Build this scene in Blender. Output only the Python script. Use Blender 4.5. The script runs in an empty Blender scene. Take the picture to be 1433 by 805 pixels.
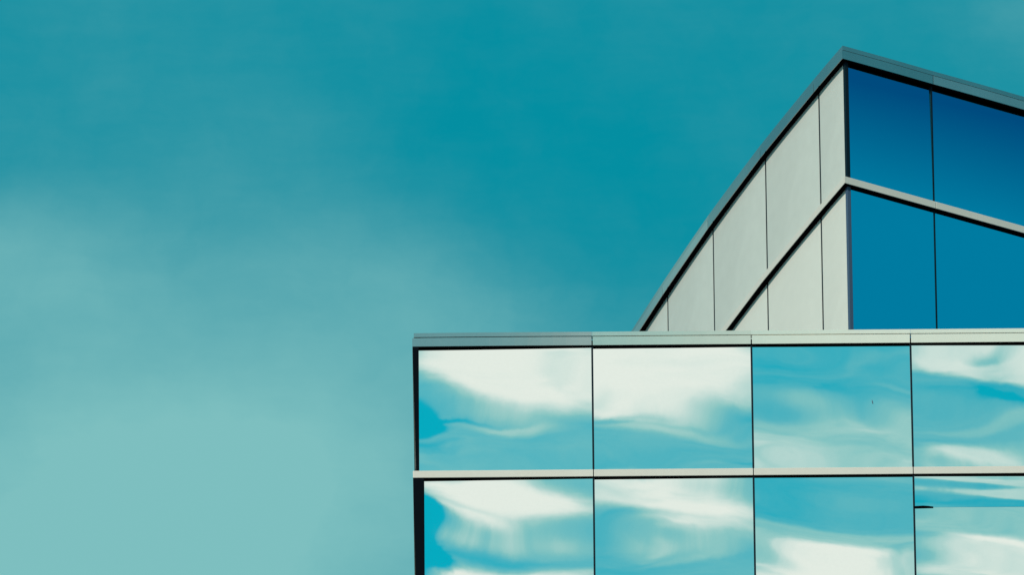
import bpy, math, random
from mathutils import Vector, Matrix
from math import sin, cos, tan, pi, radians as R

S = bpy.context.scene
COL = S.collection

# ------------------------------------------------------------------ camera
W, H = 1433.0, 805.0
FOV = R(3.2); ELEV = R(33.0); ROLL = 0.0080
F = (W/2)/tan(FOV/2)                      # focal length in photo pixels
CAM = Vector((0, 0, 1.6))
V = Vector((0, cos(ELEV), sin(ELEV)))
R0 = Vector((1, 0, 0)); U0 = Vector((0, -sin(ELEV), cos(ELEV)))
RC = R0*cos(ROLL) - U0*sin(ROLL)
UC = R0*sin(ROLL) + U0*cos(ROLL)
cam = bpy.data.cameras.new('camera'); co = bpy.data.objects.new('camera', cam); COL.objects.link(co)
cam.sensor_width = 36; cam.lens = 18/tan(FOV/2); cam.clip_start = 1; cam.clip_end = 20000
m = Matrix((RC, UC, -V)).transposed().to_4x4(); m.translation = CAM
co.matrix_world = m
S.camera = co

def ray(x, y): return V + RC*((x-W/2)/F) + UC*((H/2-y)/F)
def on_y(x, y, Y):
    r = ray(x, y); return CAM + r*((Y-CAM.y)/r.y)
def on_z(x, y, z):
    r = ray(x, y); return CAM + r*((z-CAM.z)/r.z)

# ------------------------------------------------------------------ materials
def mat(name, col, rough=0.5, metal=0.0, spec=0.5, var=0.0, vscale=3.0, bump=0.0):
    M = bpy.data.materials.new(name); M.use_nodes = True
    nt = M.node_tree; b = nt.nodes['Principled BSDF']
    b.inputs['Base Color'].default_value = (*col, 1)
    b.inputs['Roughness'].default_value = rough
    b.inputs['Metallic'].default_value = metal
    b.inputs['Specular IOR Level'].default_value = spec
    if var:
        tc = nt.nodes.new('ShaderNodeTexCoord')
        mp = nt.nodes.new('ShaderNodeMapping'); mp.inputs['Scale'].default_value = (1, 1, 0.35)
        n = nt.nodes.new('ShaderNodeTexNoise'); n.inputs['Scale'].default_value = vscale; n.inputs['Detail'].default_value = 6
        n2 = nt.nodes.new('ShaderNodeTexNoise'); n2.inputs['Scale'].default_value = vscale*14; n2.inputs['Detail'].default_value = 3
        add = nt.nodes.new('ShaderNodeMath'); add.operation = 'MULTIPLY_ADD'; add.inputs[1].default_value = 0.35
        rng = nt.nodes.new('ShaderNodeMapRange')
        rng.inputs['From Min'].default_value = 0.4; rng.inputs['From Max'].default_value = 0.95
        rng.inputs['To Min'].default_value = 1-var; rng.inputs['To Max'].default_value = 1+var*0.5
        mx = nt.nodes.new('ShaderNodeVectorMath'); mx.operation = 'SCALE'
        mx.inputs[0].default_value = col
        L = nt.links.new
        L(tc.outputs['Object'], mp.inputs[0]); L(mp.outputs[0], n.inputs['Vector']); L(tc.outputs['Object'], n2.inputs['Vector'])
        L(n2.outputs['Fac'], add.inputs[0]); L(n.outputs['Fac'], add.inputs[2])
        L(add.outputs[0], rng.inputs['Value']); L(rng.outputs[0], mx.inputs['Scale'])
        L(mx.outputs[0], b.inputs['Base Color'])
        if bump:
            bp = nt.nodes.new('ShaderNodeBump'); bp.inputs['Strength'].default_value = bump; bp.inputs['Distance'].default_value = 0.004
            L(n.outputs['Fac'], bp.inputs['Height']); L(bp.outputs[0], b.inputs['Normal'])
    return M

def glass_mat(name, col, dirt):
    """mirror-coated glazing: a tinted reflective coat with fine dust on it"""
    M = mat(name, col, 0.004, 1.0)
    nt = M.node_tree; b = nt.nodes['Principled BSDF']; L = nt.links.new
    tc = nt.nodes.new('ShaderNodeTexCoord')
    n = nt.nodes.new('ShaderNodeTexNoise'); n.inputs['Scale'].default_value = 26; n.inputs['Detail'].default_value = 4; n.inputs['Roughness'].default_value = .75
    r = nt.nodes.new('ShaderNodeMapRange')
    r.inputs['From Min'].default_value = .35; r.inputs['From Max'].default_value = .7
    r.inputs['To Min'].default_value = 1-dirt; r.inputs['To Max'].default_value = 1.0
    s = nt.nodes.new('ShaderNodeVectorMath'); s.operation = 'SCALE'; s.inputs[0].default_value = col
    L(tc.outputs['Object'], n.inputs['Vector']); L(n.outputs['Fac'], r.inputs['Value'])
    L(r.outputs[0], s.inputs['Scale']); L(s.outputs[0], b.inputs['Base Color'])
    return M

M_BODY   = mat('black_backing', (.004, .006, .009), .8, spec=.0)
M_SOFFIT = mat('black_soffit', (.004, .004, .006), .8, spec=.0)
M_FRAME  = mat('navy_gasket', (.004, .013, .022), .5, spec=.06)
M_POST   = mat('slate_post', (.05, .085, .15), .5, spec=.3)
M_LEDGE  = mat('warm_white_aluminium', (.60, .585, .535), .45, var=.06, vscale=2)
M_PANEL_SHADED = mat('shaded_cladding', (.555, .58, .54), .38, var=.13, vscale=.45)  # darker copy for upper sheets: soft shading near the roof put into the colour
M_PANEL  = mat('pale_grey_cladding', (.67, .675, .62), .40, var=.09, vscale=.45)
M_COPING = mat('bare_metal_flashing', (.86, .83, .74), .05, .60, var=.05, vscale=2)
M_HALF_SHADED = mat('half_shaded_flashing', (.72, .72, .65), .05, .68, var=.08, vscale=2)  # in-between copy of the flashing, vignette darkening painted into its colour
M_SHADED    = mat('shaded_flashing', (.47, .50, .50), .06, .80, var=.10, vscale=2)  # darker copy: vignette and dark sky reflection painted into the metal colour
M_DEEP_SHADED   = mat('deep_shaded_flashing', (.41, .44, .44), .06, .86, var=.10, vscale=2)  # darkest copy: shading around the rear apex painted into the metal colour
M_MIRROR = glass_mat('mirror_glass', (.93, .97, .96), .02)
M_BLUE   = glass_mat('blue_glass', (.03, .70, .96), .015)
M_GROUND = mat('asphalt', (.09, .09, .085), .9, var=.3, vscale=.2)

# ------------------------------------------------------------------ object helpers
def root(name, loc, label, cat):
    o = bpy.data.objects.new(name, None); COL.objects.link(o)
    o.location = loc; o['label'] = label; o['category'] = cat
    o.empty_display_size = 1
    return o

def mesh_obj(name, verts, faces, material, parent=None, smooth=False, bevel=0.0, at=None):
    c = sum((Vector(v) for v in verts), Vector())/len(verts) if at is None else Vector()
    me = bpy.data.meshes.new(name)
    me.from_pydata([tuple(Vector(v)-c) for v in verts] if at is None else verts, [], faces)
    me.validate(); me.materials.append(material)
    if smooth: me.polygons.foreach_set('use_smooth', [True]*len(me.polygons))
    o = bpy.data.objects.new(name, me); COL.objects.link(o)
    base = Vector()
    p = parent
    while p: base += p.location; p = p.parent
    o.location = (c if at is None else at) - base
    if parent: o.parent = parent
    if bevel:
        b = o.modifiers.new('bevel', 'BEVEL'); b.width = bevel; b.segments = 2; b.limit_method = 'ANGLE'
    if name == 'cladding_panel':
        me.polygons.foreach_set('use_smooth', [True]*len(me.polygons)); me.set_sharp_from_angle(angle=R(20))
    return o

class MB:
    def __init__(s): s.v = []; s.f = []
    def hexa(s, p):                       # 4 bottom then 4 top points, counter-clockwise from above
        k = len(s.v); s.v += [Vector(q) for q in p]
        s.f += [tuple(k+i for i in f) for f in ((3,2,1,0),(4,5,6,7),(0,1,5,4),(1,2,6,5),(2,3,7,6),(3,0,4,7))]
    def prism(s, loop, z0, z1):
        k = len(s.v); n = len(loop)
        s.v += [Vector((a[0], a[1], z0)) for a in loop] + [Vector((a[0], a[1], z1)) for a in loop]
        s.f += [tuple(range(k+n-1, k-1, -1)), tuple(range(k+n, k+2*n))]
        s.f += [(k+i, k+(i+1) % n, k+n+(i+1) % n, k+n+i) for i in range(n)]
    def obj(s, name, material, parent=None, bevel=0.0): return mesh_obj(name, s.v, s.f, material, parent, bevel=bevel)

def offset(poly, d):
    """plan polyline moved outwards by d (outward = right of travel), mitred"""
    out = []
    for i, p in enumerate(poly):
        ns = []
        if i: e = (poly[i]-poly[i-1]).normalized(); ns.append(Vector((e.y, -e.x)))
        if i < len(poly)-1: e = (poly[i+1]-poly[i]).normalized(); ns.append(Vector((e.y, -e.x)))
        n = sum(ns, Vector((0, 0))); n.normalize()
        out.append(p + n*(d/n.dot(ns[0])))
    return out

def strip(poly, i, d_in, d_out, z0, z1, g0=0.0, g1=0.0):
    """MB of one length of trim along segment i of poly, between offsets d_in..d_out; g0, g1 shorten its ends"""
    A = offset(poly, d_out); B = offset(poly, d_in)
    e = (poly[i+1]-poly[i]).normalized()
    a, b, c, d = A[i]+e*g0, A[i+1]-e*g1, B[i+1]-e*g1, B[i]+e*g0
    m_ = MB(); m_.prism([a, b, c, d], z0, z1); return m_

def pane_mesh(name, O, ux, n, w, h, tilt_az, tilt_el, bow, lean, waves, seed, material, parent, N=44, off=0.0):
    """thin glass sheet, slightly tilted in its seat and slightly wavy as rolled glass is"""
    rnd = random.Random(seed)
    ws = [(rnd.uniform(.25, .9), rnd.uniform(.9, 2.4), rnd.uniform(0, 6.28), rnd.uniform(.5, 1)) for _ in range(5)]
    uz = Vector((0, 0, 1))
    vs = []; fs = []
    def height(u, v):                     # metres outwards
        x = (u-.5)*w; z = (v-.5)*h
        q = tan(tilt_az)*x + tan(tilt_el)*z
        q += bow[0]*(1-(2*u-1)**2) + bow[1]*(1-(2*v-1)**2)
        q += lean*v*v
        for fx, fz, ph, am in ws:
            q += waves*am*sin(2*pi*(fx*x/w + fz*z/h) + ph + .8*sin(2*pi*x/w*.7+ph*2))
        return q
    for j in range(N+1):
        for i in range(N+1):
            u, v = i/N, j/N
            a_ = (u-.5)*w; h_ = height(u, v); vs.append((ux.x*a_+n.x*h_, ux.y*a_+n.y*h_, (v-.5)*h))
    for j in range(N):
        for i in range(N):
            a = j*(N+1)+i; fs.append((a, a+1, a+N+2, a+N+1))
    # edges and back of the sheet, with corners of their own so that they stay crisp
    ring = [j*(N+1)+i for i, j in [(i, 0) for i in range(N)] + [(N, j) for j in range(N)] + [(N-i, N) for i in range(N)] + [(0, N-j) for j in range(N)]]
    k = len(vs); nr_ = len(ring); nsm = len(fs)
    vs += [vs[a] for a in ring]
    vs += [(vs[a][0]-n.x*.008, vs[a][1]-n.y*.008, vs[a][2]) for a in ring]
    fs += [(k+i, k+nr_+i, k+nr_+(i+1) % nr_, k+(i+1) % nr_) for i in range(nr_)]
    fs.append(tuple(range(k+2*nr_-1, k+nr_-1, -1)))
    o = mesh_obj(name, vs, fs, material, parent, smooth=True, at=O+ux*(w/2)+uz*(h/2)+n*off)
    o.data.polygons.foreach_set('use_smooth', [i < nsm for i in range(len(o.data.polygons))])
    return o

def window(O, ux, n, w, h, fw, material, parent, tilt=(0, 0), bow=(0, 0), lean=0, waves=0, seed=1, frame_out=.004, poff=-.010, split=None):
    """frame (part) with its pane (sub-part); O is the lower left corner on the glazing line"""
    uz = Vector((0, 0, 1)); b = MB()
    def bar(x0, x1, z0, z1, d0=-.05, d1=frame_out):
        P = lambda x, z, d: O + ux*x + uz*z + n*d
        b.hexa([P(x0, z0, d1), P(x1, z0, d1), P(x1, z0, d0), P(x0, z0, d0),
                P(x0, z1, d1), P(x1, z1, d1), P(x1, z1, d0), P(x0, z1, d0)])
    l, r, bt, tp = fw
    bar(0, l, 0, h); bar(w-r, w, 0, h); bar(l, w-r, 0, bt); bar(l, w-r, h-tp, h)
    f = b.obj('window', M_FRAME, parent)
    x0, x1, z0, z1 = l-.003, w-r+.003, bt-.003, h-tp+.003
    if not split:
        pane_mesh('pane', O+ux*x0+uz*z0, ux, n, x1-x0, z1-z0, *tilt, bow, lean, waves, seed, material, f, off=poff)
    else:
        zs = z0+(z1-z0)*split
        pane_mesh('pane', O+ux*x0+uz*zs, ux, n, x1-x0, z1-zs, tilt[0], tilt[1]+.0006, bow, 0, waves*.2, seed, material, f, off=poff)
        pane_mesh('pane', O+ux*x0+uz*z0, ux, n, x1-x0, zs-z0-.005, tilt[0], tilt[1]+.0011, bow, 0, waves*.45, seed+1, material, f, off=poff+.003)
    return f, x0, z0

# ------------------------------------------------------------------ ground
g = mesh_obj('ground', [(-6000, -6000, 0), (6000, -6000, 0), (6000, 6000, 0), (-6000, 6000, 0)], [(0, 1, 2, 3)], M_GROUND)
g['kind'] = 'structure'

# ------------------------------------------------------------------ low front block
Y0 = 151.0                               # glazing line of the front block
fx = lambda x, y, d=0.0: on_y(x, y, Y0-d).x
fz = lambda x, y, d=0.0: on_y(x, y, Y0-d).z
P_OUT = .020                             # how far ledges and fascia stand out
xl = fx(577, 480, P_OUT) + P_OUT
J = [(fx(829.8, 575)+fx(831.2, 735))/2, (fx(1053, 575)+fx(1055.6, 735))/2, (fx(1275.9, 575)+fx(1280, 735))/2]
pitch = J[2]-J[1]
J += [J[2]+pitch, J[2]+2*pitch]
z_cap1 = fz(581, 466.2, .01); z_cap0 = fz(581, 471.9, .01)
z_fas1 = fz(578, 473.4, P_OUT); z_fas0 = fz(578, 485.3, P_OUT)
z_led1 = fz(578, 659.3, P_OUT); z_led0 = fz(578, 669.2, P_OUT)
row = z_fas0 - z_led0
DEPTH = 4.5
base = Vector(((xl+J[-1])/2, Y0+DEPTH/2, 0))
A = root('office_building', base, 'flat-topped office block with mirror windows full of cloud reflections and a level pale coping', 'building')
poly = [Vector((xl, Y0+DEPTH)), Vector((xl, Y0))] + [Vector((j, Y0)) for j in J]
b = MB(); b.prism([(xl+.012, Y0+.06), (J[-1], Y0+.06), (J[-1], Y0+DEPTH), (xl+.012, Y0+DEPTH)], 0, z_cap0-.01)
b.obj('wall', M_BODY, A)
z_ledges = [z_led0 - k*row for k in range(3)]

def curved_sheet(poly, i, d_in, d_out, z0, z1, g0, g1, bow, n=16):
    """cladding sheet along segment i, its face slightly cushioned from side to side"""
    A_ = offset(poly, d_out); B_ = offset(poly, d_in)
    e = (poly[i+1]-poly[i]).normalized(); nn = Vector((e.y, -e.x))
    a, b_, c, d = A_[i]+e*g0, A_[i+1]-e*g1, B_[i+1]-e*g1, B_[i]+e*g0
    front = [a.lerp(b_, k/n) + nn*(bow*(1-(2*k/n-1)**2)) for k in range(n+1)]
    m_ = MB(); m_.prism(front + [c, d], z0, z1); return m_

def bent_strip(poly, i, d_in, d_out, z0, z1, g0, g1, turn, lean, n=14):
    """length of sheet-metal flashing whose face is slightly bent along its run (turn: degrees at its start, end) and leans (degrees)"""
    A_ = offset(poly, d_out); B_ = offset(poly, d_in)
    e = (poly[i+1]-poly[i]).normalized(); nn = Vector((e.y, -e.x))
    a, b_, c, d = A_[i]+e*g0, A_[i+1]-e*g1, B_[i+1]-e*g1, B_[i]+e*g0
    ln = (b_-a).length
    vs = []; fs = []
    t0, t1 = R(turn[0]), R(turn[1])
    for k in range(n+1):
        s = k/n
        # integral of the slope, minus its mean line so that the ends stay put
        slope = lambda q: (t0*q + (t1-t0)*q*q/2)
        dev = (slope(s) - s*slope(1))*ln
        f0 = a.lerp(b_, s) - nn*dev; r0 = d.lerp(c, s)
        dz = tan(R(lean))*(z1-z0)
        f1 = f0 + nn*(-dz)
        vs += [(f0.x, f0.y, z0), (f1.x, f1.y, z1), (r0.x, r0.y, z1), (r0.x, r0.y, z0)]
    for k in range(n):
        q = 4*k
        fs += [(q, q+4, q+5, q+1), (q+1, q+5, q+6, q+2), (q+2, q+6, q+7, q+3), (q+3, q+7, q+4, q)]
    fs += [(0, 1, 2, 3), (4*n+3, 4*n+2, 4*n+1, 4*n)]
    return vs, fs

FT = {0: ((0, 0), 0), 1: ((-.8, .0), .8), 2: ((-.2, .1), .8), 3: ((-.1, .1), .8), 4: ((-.1, .1), .8), 5: ((0, 0), .8)}
FM = {0: M_SHADED, 1: M_SHADED, 2: M_HALF_SHADED}  # painted darkening of the coping towards its left end
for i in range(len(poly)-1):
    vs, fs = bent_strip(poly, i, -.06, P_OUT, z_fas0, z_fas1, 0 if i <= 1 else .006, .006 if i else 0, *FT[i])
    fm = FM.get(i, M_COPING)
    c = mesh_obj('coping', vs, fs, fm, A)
    vs, fs = bent_strip(poly, i, -.06, .006, z_cap0, z_cap1, 0 if i <= 1 else .001, .001 if i else 0, FT[i][0], FT[i][1]-.1)
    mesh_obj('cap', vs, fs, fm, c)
    for zl in z_ledges:
        strip(poly, i, -.06, P_OUT, zl, zl+(z_led1-z_led0), 0 if i <= 1 else .004, .004 if i else 0).obj('ledge', M_LEDGE, A, bevel=.003)
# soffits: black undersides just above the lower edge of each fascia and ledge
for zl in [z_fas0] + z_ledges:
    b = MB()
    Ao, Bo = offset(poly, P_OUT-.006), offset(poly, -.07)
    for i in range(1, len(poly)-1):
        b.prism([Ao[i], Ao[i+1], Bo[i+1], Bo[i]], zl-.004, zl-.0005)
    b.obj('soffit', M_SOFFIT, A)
# tapered black returns at the left end
for (zt, top, bot, inn) in ((z_fas0-.005, 577.6, 582.6, 586.2), (z_led0-.005, 578.2, 583.4, 594)):
    zb = zt - row + (z_led1-z_led0) + .008
    yy = 490 if inn < 590 else 673
    xo_t = fx(top, yy, P_OUT); xo_b = fx(bot, yy+165, P_OUT); xi = fx(inn, yy+80, P_OUT)
    ya, yb = Y0-P_OUT+.004, Y0+.35
    b = MB(); b.hexa([(xo_b, ya, zb), (xi, ya, zb), (xi, yb, zb), (xo_b, yb, zb), (xo_t, ya, zt), (xi, ya, zt), (xi, yb, zt), (xo_t, yb, zt)])
    b.obj('corner_trim', M_BODY, A)

# each pane sits at its own small angle: pixel shift of its reflection -> tilt
def tilt_for(dx, dy): return (-(dx/F)/2, (dy/F)/2 * 1.0)
ATX = [330, 780, 1230, 1680]; ATY = [480, 880]
CX = [707, 941, 1164, 1387]; CY = [573, 757]
ux, nf = Vector((1, 0, 0)), Vector((0, -1, 0))
edges = [None] + J
for r_ in range(2):
    zt = [z_fas0, z_led0][r_] - .006
    zb = [z_led1, z_ledges[1]+(z_led1-z_led0)][r_] + .002
    for c in range(5):
        x0 = fx([586.2, 594][r_], [573, 757][r_], 0) if c == 0 else J[c-1]
        x1 = J[c]
        dx = (ATX[c]-CX[c]) if c < 4 else 100; dy = ATY[r_]-CY[r_]
        ta, te = tilt_for(dx, dy)
        f, px0, pz0 = window(Vector((x0, Y0, zb)), ux, nf, x1-x0, zt-zb, (.0 if c == 0 else .0095, .0095, .0, .0), M_MIRROR, A,
               tilt=(ta, te), waves=.000024, seed=11+7*c+3*r_, split=.745 if (r_, c) == (1, 3) else None)
        if (r_, c) == (0, 2):            # small dark mark on the glass
            q = on_y(1221, 562, Y0-.004); b = MB()
            b.v = [q+Vector((x/1500, y, z/1500)) for y in (-.002, .010) for x, z in ((-10, 26), (-4, 20), (4, -2), (9, -24), (2, -16), (-6, 6))]
            b.f = [tuple(range(6)), tuple(range(11, 5, -1))] + [(i, 6+i, 6+(i+1) % 6, (i+1) % 6) for i in range(6)]
            b.obj('dark_mark', M_POST, f)
        if (r_, c) == (1, 3):            # short black strip in the seam between the two sheets
            b = MB(); zz = zb + (zt-zb)*.741; q = [(0, -.004), (.19, .001), (.14, .009), (.09, .013), (.0, .008)]
            k = len(b.v)
            xs = x0 - .002
            b.v += [Vector((xs+s, Y0-.014, zz+t)) for s, t in q] + [Vector((xs+s, Y0+.03, zz+t)) for s, t in q]
            n5 = len(q)
            b.f += [tuple(range(n5)), tuple(range(2*n5-1, n5-1, -1))] + [(i, n5+i, n5+(i+1) % n5, (i+1) % n5) for i in range(n5)]
            b.obj('gasket_strip', M_SOFFIT, f)

# ------------------------------------------------------------------ tall rear block with the sharp corner
Yc = Y0 + 5.0
O_OUT = .048
C3 = on_y(1185.6, 280, Yc)
Yapex = Yc - .075
zr_cap1 = on_y(1182, 61.5, Yapex).z;  zr_cap0 = on_y(1182, 67.3, Yapex).z
zr_fas1 = on_y(1182, 69.0, Yapex).z;  zr_fas0 = on_y(1182, 80.6, Yapex).z
zr_led1 = on_y(1184.3, 245.6, Yapex).z; zr_led0 = on_y(1184.3, 255.2, Yapex).z
# plan of the roof edge from its level top line
apex = on_z(1182, 61.5, zr_cap1)
edge_px = [(848, 521), (886, 462.3), (931, 392.5), (994.5, 299), (1067.8, 200.2), (1142.5, 108), (1182, 61.5)]
rp = [on_z(x, y, zr_cap1) for x, y in edge_px]
right_dir = (on_z(1433, 132.6, zr_cap1) - apex); right_dir = Vector((right_dir.x, right_dir.y)).normalized()
plan = [Vector((p.x, p.y)) for p in rp]
cap_off = .036
a2 = plan[-1]
plan += [a2 + right_dir*6.0]
plan = offset(plan, -cap_off)
shift = Vector((C3.x, C3.y)) - plan[6]
plan = [p+shift for p in plan]
ci = 6                                   # index of the sharp corner
cor = plan[ci]
# joint on the right face: where the sight line at px 1304.5 meets that face
def hit_face(x, y):
    r = ray(x, y); d = right_dir; nrm = Vector((d.y, -d.x, 0))
    t = (Vector((cor.x, cor.y, 0))-CAM).dot(nrm)/r.dot(nrm)
    return CAM + r*t
jr = hit_face(1304.6, 200); t1 = (Vector((jr.x, jr.y))-cor).dot(right_dir)
plan[ci+1:] = [cor+right_dir*t1, cor+right_dir*(t1*2.18), cor+right_dir*(t1*3.36)]
back = Vector((-right_dir.y, right_dir.x))
Bc = (plan[0]+plan[-1]+cor)/3
B = root('angular_building', (cor.x+.9, cor.y+2.4, 0), 'taller angular office block behind, with a sharp corner, white clad side and deep blue windows', 'building')
inner = offset(plan, -.041)
far_r = inner[-1] + back*7; far_l = inner[0] + Vector((1.2, 1.5))
b = MB(); b.prism([*inner, far_r, far_l], 0, zr_cap0-.01); b.obj('wall', M_BODY, B)
npl = len(plan)
RT = {ci: ((-.9, .9), -.5), ci+1: ((-.5, 1.2), -.4)}
for i in range(npl-1):
    if i == ci+2: continue
    left = i < ci
    tw = RT.get(i, ((-.4, .4), -.3))
    vs, fs = bent_strip(plan, i, -.06, O_OUT, zr_fas0, zr_fas1, 0 if i == ci else .003, 0 if i == ci-1 else .003, *tw)
    fm = M_DEEP_SHADED if 3 <= i <= ci else M_SHADED  # painted darkening, strongest near the apex
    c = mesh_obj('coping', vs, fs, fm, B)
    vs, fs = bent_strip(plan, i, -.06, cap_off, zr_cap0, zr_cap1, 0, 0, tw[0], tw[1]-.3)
    mesh_obj('cap', vs, fs, M_DEEP_SHADED, c)
    if i >= 3:
        strip(plan, i, -.06, O_OUT, zr_led0, zr_led1, 0 if i == ci else .002, 0 if i == ci-1 else .002).obj('ledge', M_LEDGE, B, bevel=.003)
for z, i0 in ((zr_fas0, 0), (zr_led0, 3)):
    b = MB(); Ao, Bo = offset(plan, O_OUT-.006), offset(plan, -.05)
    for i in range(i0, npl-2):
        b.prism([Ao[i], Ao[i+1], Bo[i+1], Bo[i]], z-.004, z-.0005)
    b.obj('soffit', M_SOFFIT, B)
# cladding of the curved side: one sheet per bay above and below the ledge
zlow = on_y(1184, 560, Yc).z
for (z0, z1, i0) in ((zr_led1+.002, zr_fas0-.006, 1), (zlow, zr_led0-.006, 3)):
    for i in range(i0, ci):
        curved_sheet(plan, i, -.040, -.010, z0, z1, .018 if i > i0 else 0, 0.002 if i == ci-1 else .018, .004).obj('cladding_panel', M_PANEL_SHADED if i0 == 1 else M_PANEL, B)
        if i > i0:
            e = (plan[i+1]-plan[i]).normalized(); q0 = offset(plan, -.014)[i]; q1 = offset(plan, -.034)[i]
            b = MB(); b.prism([q0-e*.019, q0+e*.019, q1+e*.019, q1-e*.019], z0, z1); b.obj('joint_seal', M_FRAME, B)
# corner post and blue windows on the right side
nr = Vector((right_dir.y, -right_dir.x, 0)); uxr = Vector((right_dir.x, right_dir.y, 0))
pw = .036; GO = .012
for (z0, z1) in ((zr_led1+.002, zr_fas0-.006), (zlow, zr_led0-.006)):
    O = Vector((cor.x, cor.y, z0)); b = MB()
    P = lambda s, d, z: Vector((cor.x, cor.y, 0)) + uxr*s + nr*(d+GO) + Vector((0, 0, z))
    b.hexa([P(.0, .0, z0), P(pw, .0, z0), P(pw, -.045, z0), P(.0, -.045, z0), P(.0, .0, z1), P(pw, .0, z1), P(pw, -.045, z1), P(.0, -.045, z1)])
    b.obj('corner_post', M_POST if z0 == zlow else M_FRAME, B)
    for k, (s0, s1) in enumerate(((pw+.001, t1), (t1, t1*2.18))):
        up = z0 != zlow
        window(P(s0, -.001, z0), uxr, nr, s1-s0, z1-z0, (.001 if k == 0 else .008, .008, 0, 0), M_BLUE, B,
               tilt=(0, 0), bow=(0, .0), lean=-.017 if up else 0, waves=.00001, seed=50+k, frame_out=-.001, poff=-.006)

# ------------------------------------------------------------------ sun and sky
SUN_EL, SUN_AZ = R(38), R(213)           # compass-style azimuth clockwise from +Y
sun = bpy.data.lights.new('sun', 'SUN'); sun.energy = 3.8; sun.angle = R(.5); sun.color = (1, .875, .75)
so = bpy.data.objects.new('sun', sun); COL.objects.link(so)
sd = Vector((sin(SUN_AZ)*cos(SUN_EL), cos(SUN_AZ)*cos(SUN_EL), sin(SUN_EL)))
so.rotation_euler = (-sd).to_track_quat('-Z', 'Y').to_euler(); so.location = (-40, -60, 160)

world = bpy.data.worlds.new('World'); S.world = world; world.use_nodes = True
nt = world.node_tree; nt.nodes.clear(); L = nt.links.new
def N(t, **kw):
    n = nt.nodes.new(t)
    for k, v in kw.items(): setattr(n, k, v)
    return n
def setin(n, i, v):
    if hasattr(v, 'is_linked') or isinstance(v, bpy.types.NodeSocket): L(v, n.inputs[i])
    elif v is not None: n.inputs[i].default_value = v
def math_(op, a, b=None, c=None, clamp=False):
    n = N('ShaderNodeMath', operation=op, use_clamp=clamp)
    for i, v in enumerate((a, b, c)): setin(n, i, v)
    return n.outputs[0]
def vmath(op, a, b=None, out=0):
    n = N('ShaderNodeVectorMath', operation=op); setin(n, 0, a); setin(n, 1, b); return n.outputs[out]
def maprange(v, a, b, c, d, kind='SMOOTHSTEP'):
    n = N('ShaderNodeMapRange', interpolation_type=kind)
    for i, q in enumerate((v, a, b, c, d)): setin(n, i, q)
    return n.outputs[0]
def comb(x, y, z):
    n = N('ShaderNodeCombineXYZ')
    for i, q in enumerate((x, y, z)): setin(n, i, q)
    return n.outputs[0]
def noise(vec, scale, detail=3, rough=.5):
    n = N('ShaderNodeTexNoise'); L(vec, n.inputs['Vector'])
    n.inputs['Scale'].default_value = scale; n.inputs['Detail'].default_value = detail; n.inputs['Roughness'].default_value = rough
    return n
tc = N('ShaderNodeTexCoord'); D = tc.outputs['Generated']
sep = N('ShaderNodeSeparateXYZ'); L(D, sep.inputs[0])
q = comb(sep.outputs[0], math_('ABSOLUTE', sep.outputs[1]), sep.outputs[2])
den = math_('MAXIMUM', vmath('DOT_PRODUCT', q, tuple(V), out=1), .08)
gx = math_('DIVIDE', vmath('DOT_PRODUCT', q, tuple(RC), out=1), den)
gy = math_('DIVIDE', vmath('DOT_PRODUCT', q, tuple(UC), out=1), den)
# sky chart in units of about a fifth of a degree; southern half of the sky on its own sheet (z = 100)
SX = math_('MULTIPLY', gx, F/100); SY = math_('MULTIPLY', gy, F/100)
southern = math_('LESS_THAN', sep.outputs[1], 0.0)
SZ = math_('MULTIPLY', southern, 100.0)
P0 = comb(SX, SY, SZ)
# wind-drawn warp of the clouds
w1 = noise(P0, .55, 3)
w2 = noise(P0, 1.7, 5, .62)
def warp(nd, ax, ay):
    v = vmath('SUBTRACT', nd.outputs['Color'], (.5, .5, .5)); return vmath('MULTIPLY', v, (ax, ay, 0))
wsouth = maprange(southern, 0, 1, .6, 1.0, 'LINEAR')
wv = vmath('ADD', warp(w1, 1.2, .38), warp(w2, .55, .20))
P1 = vmath('ADD', P0, wv)

BL = []   # (px x, px y, radius x, radius y, rotation deg, softness, weight, sheet)
def blob(x, y, rx, ry, rot, soft, w, south): BL.append((x, y, rx, ry, rot, soft, w, south))
def pb(c, r, u, v, ru, rv, rot, soft, w):    # a cloud in the part of the sky that window (c, r) mirrors
    wid = [243, 223, 223, 223][c]; hei = [167, 165][r]
    blob(ATX[c]+(u-.5)*wid, ATY[r]+(v-.5)*hei, ru*wid, rv*hei, rot, soft, w, 1)
exec_clouds = True
# northern sky behind the buildings
blob(120, 790, 1060, 650, -8, 1.0, .52, 0)
blob(380, 620, 420, 240, 0, 1.0, .10, 0)
blob(-40, 360, 460, 170, 8, 1.0, .16, 0)
blob(600, 430, 300, 160, 20, 1.0, .10, 0)
blob(760, 180, 460, 360, 0, 1.0, -.05, 0)
blob(480, 330, 520, 240, 22, 1.0, .04, 0)
blob(1460, 20, 130, 90, 0, 1.0, .12, 0)
# southern sky mirrored in the front windows
#  first window, upper
pb(0,0, .80,.16, .92,.52, 11,.55, .80)
pb(0,0, .85,.68, .45,.09, 5,.9, .34)
pb(0,0, .55,.60, .5,.035, 4,.9,-.25)
pb(0,0, -.02,.35, .16,.80, 0,.8,-1.2)
pb(0,0, .14,.60, .36,.17, 8,.6,-.95)
pb(0,0, .35,.88, .24,.14, 0,.9,-.22)
pb(0,0, .12,.85, .15,.13, -15,.9, .20)
#  second window, upper
pb(1,0, .5,.14, 1.15,.60, 0,.6, .78)
pb(1,0, .6,.68, .8,.09, 4,.9, .28)
pb(1,0, .30,.57, .45,.06, -6,.9,-.22)
pb(1,0, .5,.95, .9,.18, 0,.9,-.06)
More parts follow.
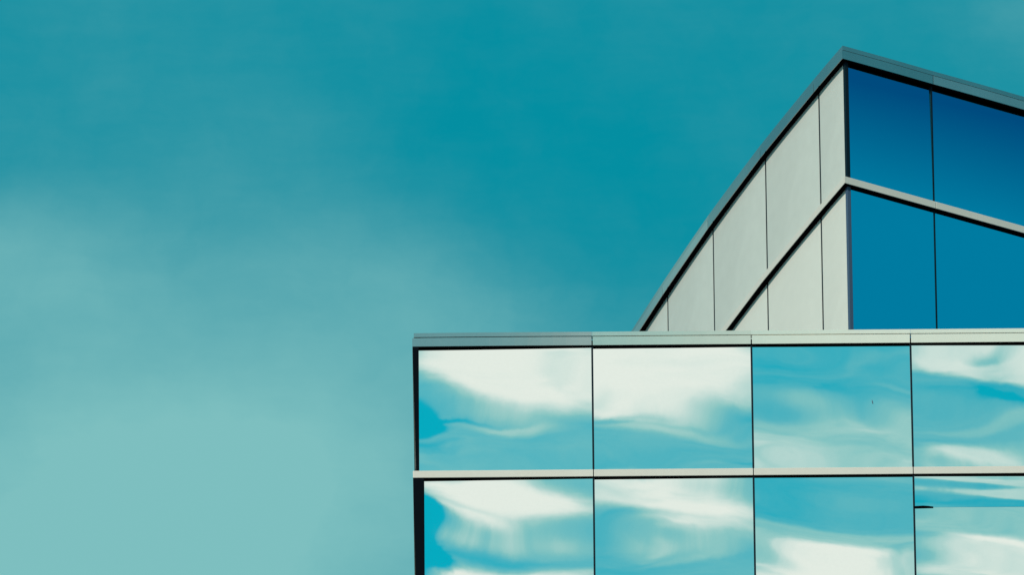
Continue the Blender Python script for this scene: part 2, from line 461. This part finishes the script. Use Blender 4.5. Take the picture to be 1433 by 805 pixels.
#  third window, upper
pb(2,0, .4,.18, 1.1,.40, 0,.6,-.12)
pb(2,0, .45,.95, 1.25,.60, 4,.36, .30)
pb(2,0, .20,1.0, .5,.30, 0,1, .16)
pb(2,0, .9,.30, .35,.05, 3,.9, .12)
#  fourth window, upper
pb(3,0, .62,.03, 1.1,.28, 4,.30, .60)
pb(3,0, .28,.0, .28,.07, 0,.9,-.32)
pb(3,0, .5,.36, 1.1,.18, 2,.7,-.16)
pb(3,0, .4,.58, .9,.10, -3,.8, .22)
pb(3,0, .15,.90, .55,.18, -6,.8, .58)
#  first window, lower
pb(0,1, .80,.16, .80,.46, 8,.75, .80)
pb(0,1, .06,.48, .44,.46, 28,.45,-1.15)
pb(0,1, .72,.62, .6,.13, 8,.9,-.20)
pb(0,1, .5,.98, 1.0,.36, -4,.6, .80)
pb(0,1, .60,.42, .5,.10, 14,.9, .35)
#  second window, lower
pb(1,1, .30,.06, 1.05,.32, 3,.6, .58)
pb(1,1, .90,.34, .80,.32, -10,.9, .58)
pb(1,1, .25,.75, .7,.4, 0,.9,-.10)
pb(1,1, .75,.62, .5,.06, -14,.9, .14)
#  third window, lower
pb(2,1, .4,.12, 1.0,.28, 0,.8,-.10)
pb(2,1, .5,.52, 1.15,.26, 2,.35, .26)
pb(2,1, .5,1.05, 1.05,.56, 0,.55, .80)
#  fourth window, lower
pb(3,1, .6,.10, 1.1,.23, 4,.3, .46)
pb(3,1, .35,.0, .25,.07, 0,.8,-.25)
pb(3,1, .5,.38, 1.1,.09, 3,.7,-.14)
pb(3,1, .5,.62, 1.1,.26, 0,.35, .30)
pb(3,1, .5,1.0, 1.0,.34, 0,.5, .62)
# bright bank over the copings' mirror direction, clear sky to its left
blob(1650, -330, 1150, 560, 0, .55, .55, 1)
# clear deep patch of sky in the south east, mirrored by the rear block
dens = None
for (x, y, rx, ry, rot, soft, w, s) in BL:
    mp = N('ShaderNodeMapping', vector_type='TEXTURE')
    L(P1, mp.inputs[0])
    mp.inputs['Location'].default_value = ((x-W/2)/100, (H/2-y)/100, 100.0*s)
    mp.inputs['Rotation'].default_value = (0, 0, R(-rot))
    mp.inputs['Scale'].default_value = (rx/100, ry/100, 5.0)
    gr = N('ShaderNodeTexGradient', gradient_type='SPHERICAL'); L(mp.outputs[0], gr.inputs[0])
    v = maprange(gr.outputs['Fac'], 0, soft, 0, w)
    dens = v if dens is None else math_('ADD', dens, v)
# streaky texture everywhere
st = vmath('MULTIPLY', P1, (.22, 1.25, 1.0))
n1 = noise(st, 1.9, 7, .62); n4 = noise(P1, .75, 5, .6); n2 = noise(P1, .16, 4, .5); n3 = noise(P0, .012, 4, .55)
amp = maprange(southern, 0, 1, .07, .46, 'LINEAR')
dens = math_('ADD', dens, math_('MULTIPLY', math_('SUBTRACT', n1.outputs['Fac'], .5), amp))
dens = math_('ADD', dens, math_('MULTIPLY', math_('SUBTRACT', n2.outputs['Fac'], .5), .18))
dens = math_('ADD', dens, math_('MULTIPLY', math_('SUBTRACT', n4.outputs['Fac'], .46), .14))
# fine drawn-out filaments, bright and dark
fil = noise(vmath('MULTIPLY', P1, (.26, 1.0, 1.0)), .62, 4, .5)
fa = maprange(math_('ABSOLUTE', math_('SUBTRACT', fil.outputs['Fac'], .5)), 0, .035, 1, 0)
fb = noise(P0, .5, 2)
dens = math_('ADD', dens, math_('MULTIPLY', math_('MULTIPLY', fa, southern), math_('MULTIPLY', math_('SUBTRACT', fb.outputs['Fac'], .47), 1.3)))
# large cloud fields away from the chart's middle
rad = vmath('LENGTH', comb(SX, SY, 0.0), out=1)
far = maprange(rad, 14, 60, 0, 1)
dens = math_('ADD', dens, math_('MULTIPLY', far, maprange(n3.outputs['Fac'], .45, .75, 0, .8)))
east = maprange(vmath('DOT_PRODUCT', D, tuple(Vector((.695, -.47, .545)).normalized()), out=1), .93, .99, 0, 1)
dens = math_('MULTIPLY', dens, math_('SUBTRACT', 1.0, east))
dens = math_('ADD', dens, math_('MULTIPLY', math_('MULTIPLY', southern, .23), math_('SUBTRACT', 1.0, east)))
dens = math_('MINIMUM', dens, maprange(southern, 0, 1, .46, 3, 'LINEAR'))
dens = math_('MAXIMUM', math_('SUBTRACT', math_('SMOOTH_MAX', dens, 0.0, maprange(southern, 0, 1, .22, .05, 'LINEAR')), .012), 0.0)

sky = N('ShaderNodeTexSky', sky_type='NISHITA'); sky.sun_disc = False
sky.sun_elevation = SUN_EL; sky.sun_rotation = SUN_AZ
bw = N('ShaderNodeRGBToBW'); L(sky.outputs[0], bw.inputs[0])
K = 10.0                                   # background strength 0.1 below
tint = N('ShaderNodeVectorMath', operation='SCALE'); tint.inputs[0].default_value = (.01, 2.26, 2.97)
L(math_('POWER', bw.outputs[0], .40), tint.inputs['Scale'])
def mix(f, a, b_):
    n = N('ShaderNodeMix', data_type='RGBA'); L(f, n.inputs[0])
    for i, v in ((6, a), (7, b_)):
        if isinstance(v, tuple): n.inputs[i].default_value = (*[k*K for k in v], 1)
        else: L(v, n.inputs[i])
    return n.outputs[2]
deep = math_('MULTIPLY', east, maprange(sep.outputs[2], .5470, .5830, 0, 1, 'LINEAR'))
dk = N('ShaderNodeVectorMath', operation='MULTIPLY'); L(tint.outputs[0], dk.inputs[0]); dk.inputs[1].default_value = (.5, .36, .60)
dm = N('ShaderNodeMix', data_type='RGBA'); L(deep, dm.inputs[0]); L(tint.outputs[0], dm.inputs[6]); L(dk.outputs[0], dm.inputs[7])
clear = dm.outputs[2]
c1 = mix(maprange(dens, 0.0, .55, 0, 1, 'LINEAR'), clear, (.25, .575, .56))
c2 = mix(maprange(dens, .42, 1.08, 0, 1), c1, (.83, .87, .80))
bg = N('ShaderNodeBackground'); L(c2, bg.inputs[0]); bg.inputs[1].default_value = .1
out = N('ShaderNodeOutputWorld'); L(bg.outputs[0], out.inputs[0])

S.view_settings.view_transform = 'Standard'; S.view_settings.look = 'None'
S.view_settings.exposure = 0; S.view_settings.gamma = 1; S.view_settings.use_curve_mapping = False
